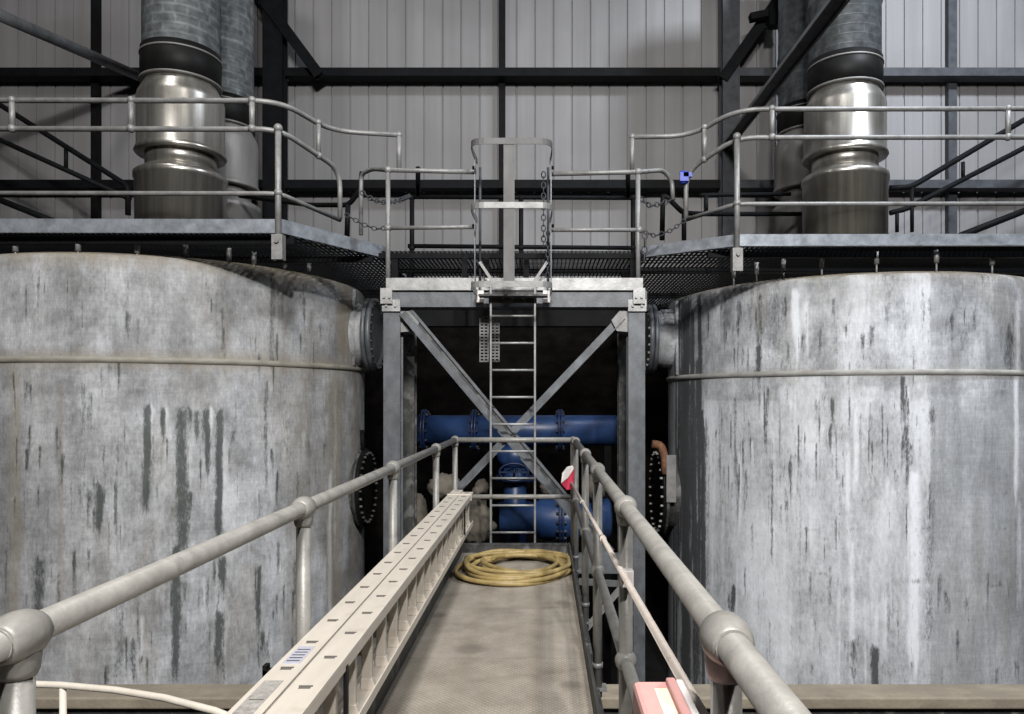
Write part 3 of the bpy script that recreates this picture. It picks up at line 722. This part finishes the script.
build('base_bracket', MB().box(a.x-.06,a.x+.07,8.13,8.15,2.55,2.72).bolt((a.x-.03,8.13,2.62),(0,-1,0)).bolt((a.x+.03,8.13,2.62),(0,-1,0)), M['galv_bright'], t)
Yb = 10.05
lrail('dark back rail of the landing behind the ladder cage',
  [('top_rail', [P(408,197,Yb), P(634,198,Yb)], .030), ('mid_rail', [P(408,246,Yb), P(634,248,Yb)], .030)],
  [(P(x,198,Yb), Vector((P(x,0,Yb).x,Yb,ZP))) for x in (412,521,633)]+[(P(418,168,9.6),P(418,195,Yb)),(P(628,172,9.6),P(628,197,Yb))], M['dark_steel'], (-.3,Yb,ZP), .032,
  balls=[P(x,y,Yb) for x in (412,521,633) for y in (198,248)])
# inner rails of the ring platforms beyond the gap
lrail('dark bent inner rail at the right end of the left tank platform', [('bent_rail', [P(240,196,11.2),P(310,205,9.9),P(349,205,9.4),P(360,190,9.3),P(362,172,9.3)], .032),('end_rail',[P(348,205,9.4),P(347,236,9.4)],.034)], [], M['dark_steel'], P(348,236,9.4))
lrail('dark bent inner rail at the left end of the right tank platform', [('bent_rail', [P(800,214,11.6),P(705,214,10.2),P(683,213,9.7),P(668,198,9.6),P(663,196,9.6),P(662,240,9.6)], .034),('top_bar',[P(700,195,10.2),P(790,194,11.0)],.03)], [(P(684,213,9.7),P(684,240,9.7)),(P(706,195,10.2),P(706,214,10.2))], M['dark_steel'], P(684,240,9.7), .032)

# ------------------------------------------------------------------ caged ladder
cl = thing('caged_ladder', 'thin steel vertical ladder with hooped cage at the landing', 'ladder', (-.337,8.05,-.05))
yl = 8.05; xl, xr = -.577, -.098
for X in (xl,xr): build('stile', MB().box(X-.010,X+.010,yl-.03,yl+.03,-.22,2.80), M['galv'], cl)
for k in range(10):
    z = zy(316,yl)-k*.2945+.0
    if z > -.1: build('rung', MB().tube([(xl,yl,z),(xr,yl,z)], .0125, 10), M['galv_bright'], cl)
build('rung', MB().tube([(xl,yl,2.69),(xr,yl,2.69)], .0125, 10), M['galv_bright'], cl)
hx0, hx1, hy = -.745, .085, 7.40
def hooppts(z, y1=8.04):
    return fillet([(hx0+.02,y1,z),(hx0,hy+.3,z),(hx0+.01,hy,z),(hx1-.01,hy,z),(hx1,hy+.3,z),(hx1-.02,y1,z)], .14, 5)
for z, h in ((2.65,.06),(3.44,.06),(4.08,.062)):
    build('hoop', MB().strip(hooppts(z), (0,0,1), h, .008), M['strap' if z>4 else 'galv'], cl)
xm = (509-544)/F*7.4
build('strap', MB().box(xm-.055,xm+.055,hy+.004,hy+.012,2.62,4.11), M['strap'], cl)
for X in (hx0+.01,hx1-.01):
    build('strap', MB().box(X-.005,X+.005,7.86,7.92,2.62,4.10), M['galv_frame'], cl)
    build('guard_post', MB().tube([(X+(.04 if X<-.3 else -.03),8.05,2.72),(X+(.04 if X<-.3 else -.03),8.05,4.02)], .014, 8), M['mid_steel'], cl)
for s, X in ((1,hx0+.05),(-1,hx1-.05)):
    build('strut', MB().bar((X,7.98,2.98),(X+.16*s,7.98,2.74),.03,.008,(0,-1,0)), M['galv'], cl)
    for z in (3.38,4.0): build('bolt', MB().bolt((X+.0*s-.035*s,7.9,z-.03),(-s,0,0),.02,.035), M['dark_steel'], cl)
mb = MB().box(-.70,.04,7.88,8.06,2.60,2.62).box(-.60,-.08,8.06,8.08,2.55,2.68)
br = build('top_bracket', mb, M['galv_mott'], cl)
for X in (-.45,-.34,-.23): build('bolt', MB().bolt((X,8.06,2.615),(0,-1,0),.025,.02), M['galv_bright'], br)
for X in (-.70,.03): build('clip', MB().box(X-.04,X+.04,8.10,8.12,2.56,2.69), M['white'], br)

# chains
def chain(label, pts, lr=.02, r=.0045, m=None):
    pts = [Vector(p) for p in pts]; mb = MB(); L = sum((b-a).length for a, b in zip(pts,pts[1:])); n = max(3,int(L/(lr*2.6)))
    def at(s):
        for a, b in zip(pts,pts[1:]):
            l = (b-a).length
            if s <= l: return a.lerp(b, s/l), (b-a).normalized()
            s -= l
        return pts[-1], (pts[-1]-pts[-2]).normalized()
    for i in range(n):
        p, d = at(L*(i+.5)/n)
        sd = d.cross(Vector((0,1,0)) if abs(d.y)<.9 else Vector((1,0,0))).normalized()
        if i%2: sd = d.cross(sd)
        mb.tube([p+d*lr*1.6*math.cos(a)+sd*lr*math.sin(a) for a in [2*PI*k/12 for k in range(12)]], r, 6, True)
    return tag(build('chain', mb, m or M['mid_steel'], origin=pts[0]), label, 'chain')
chain('long steel chain hanging straight inside the right side of the ladder cage', [P(543.5,172,7.95),P(543.5,247,7.95)], .022, .0065)
chain('shorter chain hanging lower beside the long chain in the ladder cage', [P(548,231,7.98),P(547.5,283,7.98)], .020, .006)
chain('slack safety chain between the left guard rail and the landing post', [P(361,192,8.6),P(373,200,8.5),P(388,203,8.3),P(400,200,8.6),P(410,196,9.8)], .026, .007)
chain('thin chain sagging from the left platform rail down to the landing', [P(345,214,8.4),P(362,224,8.35),P(376,229,8.3),P(386,228,8.25)], .022, .006)
chain('slack safety chain between the right landing post and the right platform rail', [P(640,198,8.25),P(650,206,8.4),P(660,204,8.5),P(672,200,8.6)], .026, .007)
chain('thin chain sagging from the right guard rail to the landing post', [P(685,220,8.6),P(672,230,8.5),P(655,236,8.4),P(640,230,8.25)], .022, .006)
chain('short chain hanging down along the right landing post', [P(645,231,8.2),P(644,262,8.2)], .03, .008)

# cable tray hanging
mb = MB()
for xx in (480,491):
    a, b = P(xx,316,8.42), P(xx+8,362,8.42)
    for X in (a.x, (a.x+b.x)/2, b.x): mb.box(X-.006,X+.006,8.42,8.43,b.z,a.z)
    z = b.z
    while z < a.z: mb.box(a.x,b.x,8.42,8.428,z,z+.016); z += .036
tag(build('cable_tray', mb, M['galv'], origin=P(488,316,8.42)), 'short perforated cable tray hanging under the landing beam left of the ladder', 'cable tray')

# ------------------------------------------------------------------ stair rails behind
def stair(label, segs, posts, loc, m):
    t = thing('stair_handrail', label, 'handrail', loc, 'stair handrails behind the tanks')
    for nm, pts, r in segs: build(nm, MB().tube(fillet(pts,.1) if len(pts)>2 else pts, r, 10), m, t)
    for a, b in posts: build('post', MB().tube([a,b], .03, 10), m, t)
stair('dark sloping stair handrail behind the left duct', [('top_rail',[P(128,215,11.6),P(128,186,11.6),P(5,108,11.9),P(-60,68,12)],.042),('mid_rail',[P(130,199,11.6),P(0,140,11.9),P(-60,112,12)],.04),('stringer',[P(60,224,11.6),P(0,200,11.9),P(-60,176,12)],.05)],
  [(P(66,147,11.75),P(66,169,11.75))], P(128,215,11.6), M['dark_steel'])
stair('dark sloping stair handrail right of the right duct', [('top_rail',[P(890,188,11.9),P(911,187,11.9),P(1024,120,12.2),P(1090,82,12.4)],.045),('mid_rail',[P(890,213,11.9),P(906,209,11.9),P(1024,148,12.2),P(1090,114,12.4)],.042),('stringer',[P(960,236,11.9),P(1024,211,12.2),P(1090,184,12.4)],.055)],
  [(P(912,187,11.9),P(912,232,11.9)),(P(897,210,11.9),P(897,232,11.9)),(P(963,162,12.05),P(963,180,12.05))], P(912,232,11.9), M['dark_steel'])
tag(build('sloping_tube', MB().tube([P(950,274,9.7),P(1060,240,10.2)], .06, 14), M['galv'], origin=P(950,274,9.7)), 'grey sloping tube under the right platform at the right edge', 'tube')

# ------------------------------------------------------------------ blue pipework in the gap
def pipe_thing(label, parts, loc, supports=()):
    t = thing('blue_pipe', label, 'pipe', loc, 'blue pipework behind the frame')
    for nm, mb, m in parts: build(nm, mb, M[m], t)
    for (x, y, z0) in supports: build('support_leg', MB().box(x-.05,x+.05,y-.05,y+.05,ZF,z0), M['dark_steel'], t)
    return t
def flange(mb, x, y, z, r, ax='x', th=.035):
    return mb.lathe((x,y,z), [(r,-th),(r,-.004)], 36, ax).lathe((x,y,z), [(r,.004),(r,th)], 36, ax)
yp, zp, rp = 10.5, 1.06, .215
X = lambda px, Y=yp: (px-544)/F*Y
parts = [('pipe', MB().lathe((0,yp,zp), [(rp,-1.95),(rp,1.02),(rp-.05,1.05)], 40, 'x'), 'blue')]
for px in (425,475,560):
    parts.append(('flange', flange(MB(), X(px), yp, zp, .30), 'dkblue'))
t = pipe_thing('long horizontal blue pipe with bolted flanges, upper pipe behind the ladder', parts, (X(500),yp,zp), ((-1.85,yp,zp-.2),(.9,yp,zp-.2)))
for px in (425,475,560):
    for k in range(12):
        a = 2*PI*k/12
        build('bolt', MB().tube([(X(px)-.06,yp+.26*math.cos(a),zp+.26*math.sin(a)),(X(px)+.06,yp+.26*math.cos(a),zp+.26*math.sin(a))], .014, 6), M['galv_mott'], t)
xv = X(515)
parts = [('pipe', MB().lathe((xv,yp,0), [(.16,-1.2),(.16,.86)], 32), 'blue'), ('valve_body', MB().sphere((xv,yp,.70),.26,24,(1,1,.8)), 'blue'),
  ('flange', flange(MB(), xv, yp, .38, .27, 'z'), 'dkblue'), ('flange', flange(MB(), xv, yp, -.0, .25, 'z'), 'dkblue'),
  ('handwheel', MB().tube([(xv+.2*math.cos(a),yp-.35,.5+.12*math.sin(a)) for a in [2*PI*k/24 for k in range(24)]], .015, 8, True).tube([(xv,yp-.35,.5),(xv,yp,.6)], .018, 8).bar((xv-.2,yp-.35,.5),(xv+.2,yp-.35,.5),.02,.02), 'dkblue')]
pipe_thing('upright blue pipe with a round valve body hanging from the upper blue pipe', parts, (xv,yp,-.9), ((xv,yp,-1.2),))
yq, zq, rq = 9.9, -.10, .27
parts = [('pipe', MB().lathe((0,yq,zq), [(.17,X(500,yq)),(.17,X(528,yq)),(rq,X(541,yq)),(rq,X(608,yq)),(rq-.06,X(611,yq))], 40, 'x'), 'blue'),
  ('flange', flange(MB(), X(561,yq), yq, zq, .36), 'dkblue')]
t = pipe_thing('lower horizontal blue pipe with reducer and bolted flange near the deck', parts, (X(561,yq),yq,zq-.3), ((X(600,yq),yq,zq-.2),(X(548,yq),yq,zq-.2)))
for k in range(16):
    a = 2*PI*k/16
    build('bolt', MB().tube([(X(561,yq)-.07,yq+.31*math.cos(a),zq+.31*math.sin(a)),(X(561,yq)+.07,yq+.31*math.cos(a),zq+.31*math.sin(a))], .018, 6), M['galv_mott'], t)
def lump(label, x, y, Y, wpx, hpx, sd, knob=None):
    c = P(x,y,Y); rx = wpx/2/F*Y; rz = hpx/2/F*Y
    t = thing('lagged_pipe', label, 'lagged pipe', (c.x,c.y,ZF), 'tan lagged pipe ends')
    mb = MB().sphere(c, 1, 28, (rx,(rx+rz)*.55,rz), .22, 4/max(rx,.15), sd)
    build('lagging', mb, M['lag'], t)
    if knob:
        k = P(*knob[:2],Y-.05); build('end_knob', MB().sphere(k,knob[2]/F*Y,16,(1,1,1),.2,10,sd), M['lag'], t)
    build('support_leg', MB().tube([(c.x,c.y,ZF),(c.x,c.y,c.z-rz*.6)], .05, 12), M['dark_steel'], t)
lump('wide tan lagged pipe end seen between the two left rail posts', 445,487,9.6,34,26,1)
lump('small tan lagged knob left of the ladder above the aluminium ladder end', 482,487,9.7,14,15,2,(477,491,5))
lump('largest tan lagged pipe end, low between the aluminium ladder and the steel ladder', 476,522,9.2,32,44,3,(491,526,6))
lump('tan lagged pipe end tucked beside the left frame column', 417,514,9.75,20,40,4)
lump('small tan lagged stub right of the steel ladder', 547,486,10.0,14,16,5,(552,491,5))
lump('tan lagged pipe end behind the right handrail posts', 595,487,9.7,22,26,6)

# ------------------------------------------------------------------ walkway
wk = thing('walkway', 'narrow walkway deck of tread plate leading to the ladder', 'walkway', (-.28,3.6,0))
ys = [.2]; y = 4.27-.93*4
ys = [.55,1.48,2.41,3.34,4.27,5.20,6.13,7.22]
for y0, y1 in zip(ys, ys[1:]):
    build('deck_panel', MB().box(-.80,.235,y0+.004,y1-.004,-.012,0), M['deck'], wk)
for X in (-.805,.245):
    build('toe_plate', MB().box(X-.008,X+.008,.55,7.22,-.10,.10), M['toe'], wk)
    build('stringer', MB().box(X-.06,X+.06,.55,7.22,-.11,-.10).box(X-.06,X+.06,.55,7.22,-.28,-.27).box(X-.006,X+.006,.55,7.22,-.27,-.11), M['galv_mott'], wk)
build('end_plate', MB().box(-.80,.24,7.22,7.235,-.12,.075).box(-.80,.24,7.215,7.25,.075,.09), M['galv_mott'], wk)
for yy in (1.5,3.8,6.0):
    build('cross_bearer', MB().box(-.75,.19,yy-.03,yy+.03,-.2,-.012), M['galv_mott'], wk)
build('link_beam', MB().box(-.5,-.4,7.235,8.14,-.40,-.24).box(.0,.1,7.235,8.14,-.40,-.24).box(-.8,.24,7.235,7.27,-.40,-.12), M['galv_mott'], wk)
for X, yy in ((-.5,2.0),(-.1,2.0),(-.5,5.2),(-.1,5.2)):
    build('support_leg', MB().box(X-.05,X+.05,yy-.05,yy+.05,ZF,-.2), M['galv_mott'], wk)
def handrail(label, X, ys, zmid, foot):
    t = thing('handrail', label, 'handrail', (X,ys[1],0), 'walkway handrails')
    y0 = .35
    build('top_rail', MB().tube([(X,y0,1.1),(X,ys[-1],1.1)], .0265, 20), M['rail'], t)
    build('mid_rail', MB().tube([(X,y0,zmid),(X,ys[-1],zmid)], .023, 16), M['rail'], t)
    for yy in ys:
        p = build('post', MB().tube([(X,yy,-.16),(X,yy,1.1)], .0255, 18), M['rail'], t)
        build('ball_clamp', MB().lathe((X,yy,1.1), [(.0285,-.046),(.033,-.041),(.040,-.023),(.0425,0),(.040,.023),(.033,.041),(.0285,.046)], 28, 'y').lathe((X,yy,0),[(.0285,1.035),(.032,1.045),(.035,1.07),(.034,1.09)],24).lathe((X,yy,1.1),[(.0275,-.0535),(.0295,-.0535)],24,'y',False), M['rail'], p)
        build('collar', MB().sphere((X,yy,zmid),.040,18,(1,1.1,1)), M['rail'], p)
        build('base_plate', MB().box(X-.05,X+.05,yy-.05,yy+.05,-.115,-.105), M['galv'], p)
        build('foot_collar', MB().tube([(X,yy,.0),(X,yy,.03)], .03, 16), M['galv'], p)
    return t
handrail('left grey tube handrail of the walkway with ball fittings', -.868, [1.22,2.67,4.25,5.95,7.22], .54, 1)
handrail('right grey tube handrail of the walkway with ball fittings', .298, [1.21,2.70,4.12,5.34,6.95], .54, 1)
t = thing('end_rail', 'grey tube rail closing the far end of the walkway', 'handrail', (-.28,7.24,0), 'walkway handrails')
build('top_rail', MB().tube([(-.84,7.23,1.1),(.285,7.23,1.1)], .0255, 16), M['rail'], t)
build('mid_rail', MB().tube([(-.84,7.23,.545),(.285,7.23,.545)], .023, 16), M['rail'], t)
build('post', MB().tube([(.285,7.23,-.12),(.285,7.23,1.1)], .0255, 16).sphere((.285,7.23,1.1),.034,16), M['rail'], t)
build('elbow', MB().tube([(.285,7.23,1.1),(.298,6.96,1.1)], .026, 14), M['rail'], t)

# ------------------------------------------------------------------ extension ladder stored along the left rail
el = thing('extension_ladder', 'long cream aluminium extension ladder stored on edge along the left handrail', 'ladder', (-.73,3.6,.36))
zt, zb = .67, .375
def section(xa, xb, y0, y1, ph):
    s = build('ladder_section', MB().box(xa,xb,y0,y1,zt-.006,zt).box(xa,xa+.006,y0,y1,zt-.03,zt-.006).box(xb-.006,xb,y0,y1,zt-.045,zt-.006)
        .box(xa,xb,y0,y1,zb,zb+.006).box(xa,xa+.006,y0,y1,zb+.006,zb+.03).box(xb-.006,xb,y0,y1,zb+.006,zb+.04), M['cream'], el, bevel=.002)
    xm = (xa+xb)/2; y = ph
    while y < y1-.05:
        if y > y0+.05:
            r = build('rung', MB().box(xm-.018,xm+.022,y-.013,y+.013,zb+.006,zt-.006).poly([(xm-.02,y-.016,zb+.006),(xm+.04,y-.016,zb+.006),(xm+.024,y-.016,zb+.05),(xm-.02,y-.016,zb+.05)],(0,.032,0)), M['cream'], s, bevel=.003)
            build('rung_slot', MB().box(xm-.018,xm+.016,y-.007,y+.007,zt-.001,zt+.0012).box(xm-.020,xm+.020,y+.007,y+.012,zt-.001,zt+.003), M['slot'], s)
        y += .245
    return s
sec1 = section(-.833,-.738,.62,6.75,.786)
sec2 = section(-.730,-.632,.55,6.60,.638)
for yy in (1.85,6.4): build('guide_bracket', MB().box(-.838,-.628,yy,yy+.04,zt-.05,zt+.006), M['cream'], el)
for yy in (2.28,):
    build('hook', MB().box(-.868,-.83,yy,yy+.03,zt-.03,zt-.015).box(-.868,-.855,yy,yy+.03,zt-.06,zt-.0), M['black'], el)
for yy in (2.36,5.9):
    build('stay', MB().box(-.640,-.628,yy,yy+.02,zb+.03,zt-.03), M['black'], el)
build('sticker', MB().box(-.815,-.76,1.93,2.16,zt-.002,zt+.0015), M['sticker'], sec1, label='worn grey maker label')
build('sticker', MB().box(-.815,-.76,2.30,2.46,zt-.002,zt+.0015), M['sticker2'], sec1, label='small white printed sticker')
# printed lines on the white sticker
mb = MB()
for k in range(5): mb.box(-.808,-.767,2.32+k*.026,2.328+k*.026,zt+.0012,zt+.002)
build('print', mb, M['mid_steel'], sec1)
for yy in (1.7,3.2,4.9,6.2):                                # brackets that carry it on the rail
    build('carry_bracket', MB().box(-.865,-.64,yy,yy+.03,zb-.012,zb).box(-.866,-.848,yy,yy+.03,zb-.012,.53), M['galv'], el)

# ------------------------------------------------------------------ hose
pts = []; loops = 9; n = 72
spec_ = [(-.275,6.43,.49,.52),(-.22,6.62,.42,.45),(-.30,6.44,.46,.55),(-.16,6.56,.36,.42),(-.31,6.56,.40,.56),(-.20,6.42,.45,.44),(-.36,6.60,.33,.46),(-.17,6.64,.37,.40),(-.27,6.48,.45,.52),(-.14,6.54,.36,.36)]
hz = [.021,.022,.04,.045,.05,.058,.068,.062,.08,.07]
for i in range(loops*n):
    k = i/n; j = int(k); f = k-j; f = f*f*(3-2*f)
    cx, cy, ra, rb_ = [spec_[j][q]*(1-f)+spec_[j+1][q]*f for q in range(4)]
    a = 2*PI*k+PI*.9
    wob = 1+.035*math.sin(3*a+j*1.7)+.03*math.sin(2*a+j*2.9)
    pts.append((max(-.765,min(.216,cx+.025+ra*1.03*wob*math.cos(a))), cy-.07+rb_*.97*wob*math.sin(a), hz[j]*(1-f)+hz[j+1]*f+.008*math.sin(a*2+j)))
tag(build('hose', MB().tube(pts, .0195, 10), M['yellow'], origin=(-.26,6.5,0)), 'coiled yellow hose lying at the far end of the walkway', 'hose')

# ------------------------------------------------------------------ barrier pole on the right rail
pa, pb = P(571,482,7.0), P(712,732,1.25)
pl = thing('barrier_pole', 'long thin pinkish pole leaning along the right handrail with a red and white tip', 'pole', P(590,522,4.6))
pm = pa.lerp(pb,.70)
build('shaft', MB().tube([pa,pb], .0115, 14), M['polem'], pl)
for f in (.33,.62): 
    q = pa.lerp(pb,f); build('joint', MB().tube([q-(pb-pa).normalized()*.03,q+(pb-pa).normalized()*.03], .0155, 14), M['polem'], pl)
q = P(568,478,6.9)
o = q+Vector((0,0,0))
h = build('red_tip', MB().poly([o+Vector((-.065,0,-.055)),o+Vector((-.01,0,-.115)),o+Vector((.055,0,-.10)),o+Vector((.06,0,.10)),o+Vector((.03,0,.06)),o+Vector((-.01,0,.01))],(0,.06,0)), M['red'], pl, bevel=.006, label='red lower part of the tip')
build('white_face', MB().poly([o+Vector((-.065,-.012,-.05)),o+Vector((.0,-.012,-.0)),o+Vector((.055,-.012,.085)),o+Vector((.045,-.012,.115)),o+Vector((-.01,-.012,.10)),o+Vector((-.055,-.012,.04))],(0,.07,0)), M['white'], pl, bevel=.006, label='white upper part of the tip')
q = P(627,578,2.62)
build('clip', MB().box(q.x-.022,q.x+.022,q.y-.02,q.y+.02,q.z-.03,q.z+.03), M['white'], pl, bevel=.004)
# pink box hung on the rail in the foreground
A = P(634,683,1.42)
bx = thing('pink_box', 'faded pink plastic box hanging on the right handrail in the foreground', 'box', (A.x+.05,1.3,A.z-.12))
zt2 = .945
mb = MB().box(.172,.246,1.06,1.44,.80,zt2)
build('body', mb, M['pink'], bx, bevel=.010)
build('label_plate', MB().box(.208,.232,1.285,1.395,zt2-.002,zt2+.0015), M['paper'], bx, label='blank cream label')
build('lid_strip', MB().box(.234,.252,1.05,1.425,.86,zt2+.012), M['pink'], bx, bevel=.004)
build('latch_plate', MB().box(.254,.268,1.06,1.43,.82,zt2+.006).tube([(.264,1.36,zt2-.03),(.274,1.36,zt2-.03)], .024, 18), M['white'], bx, bevel=.003)

# ------------------------------------------------------------------ pale curved tube rail at lower left
t = thing('curved_handrail', 'pale curved tube handrail below the walkway at lower left', 'handrail', P(63,714,3.6))
cp = [P(-90,682,3.75),P(0,683,3.72),P(60,685,3.68),P(115,690,3.6),P(165,698,3.45),P(215,711,3.3),P(262,730,3.15)]
build('top_rail', MB().tube(cp, .0165, 14), M['pipe_light'], t)
q = P(63,686,3.68); build('post', MB().tube([(q.x,q.y,ZF),(q.x,q.y,q.z)], .016, 12), M['pipe_light'], t)
q = P(-60,682,3.74); build('post', MB().tube([(q.x,q.y,ZF),(q.x,q.y,q.z)], .016, 12), M['pipe_light'], t)
q = P(250,725,3.2); build('post', MB().tube([(q.x,q.y,ZF),(q.x,q.y,q.z)], .016, 12), M['pipe_light'], t)
tag(build('pit_cover', MB().box(-4.2,-1.4,4.9,6.37,-1.9,-1.86), M['galv_mott'], origin=(-2.8,5.6,-1.9)), 'dark steel plate below the left handrail', 'plate') if False else None

# ------------------------------------------------------------------ lights of the hall
def area(name, loc, tgt, size, power, col):
    d = bpy.data.lights.new(name, 'AREA'); d.shape = 'SQUARE'; d.size = size; d.energy = power; d.color = col
    o = bpy.data.objects.new(name, d); C.objects.link(o); o.location = loc
    o.rotation_euler = (Vector(tgt)-Vector(loc)).to_track_quat('-Z','Y').to_euler()
    return o
area('hall_lamp', (.2,-3.8,8.2), (0,8,0), 1.3, 2050, (1,.98,.95))
area('hall_lamp', (2.4,-6.0,8.7), (0,9,0), .3, 1500, (1,.975,.94))
area('hall_lamp', (.2,2.2,10.5), (0,4,0), .5, 260, (1,.98,.95))
area('hall_lamp', (7.0,6.0,11.0), (7.2,14,5.5), .8, 1750, (.84,.91,1))
area('hall_lamp', (-5.5,5.5,11.0), (-5,14,5.5), .8, 200, (1,.97,.93))
wd = bpy.data.worlds.new('World'); bpy.context.scene.world = wd; wd.use_nodes = True
wd.node_tree.nodes['Background'].inputs[0].default_value = (.9,.95,1,1); wd.node_tree.nodes['Background'].inputs[1].default_value = .010

cam = bpy.data.cameras.new('camera'); co = bpy.data.objects.new('camera', cam); C.objects.link(co)
co.location = (0,0,EYE); co.rotation_euler = (PI/2,0,0)
cam.sensor_width = 36; cam.lens = F/1024*36; cam.shift_x = -32/1024; cam.shift_y = 43/1024; cam.clip_start = .05
sc = bpy.context.scene; sc.camera = co
vs = sc.view_settings; vs.view_transform = 'Standard'; vs.look = 'None'; vs.gamma = 1; vs.use_curve_mapping = False; vs.exposure = -0.42
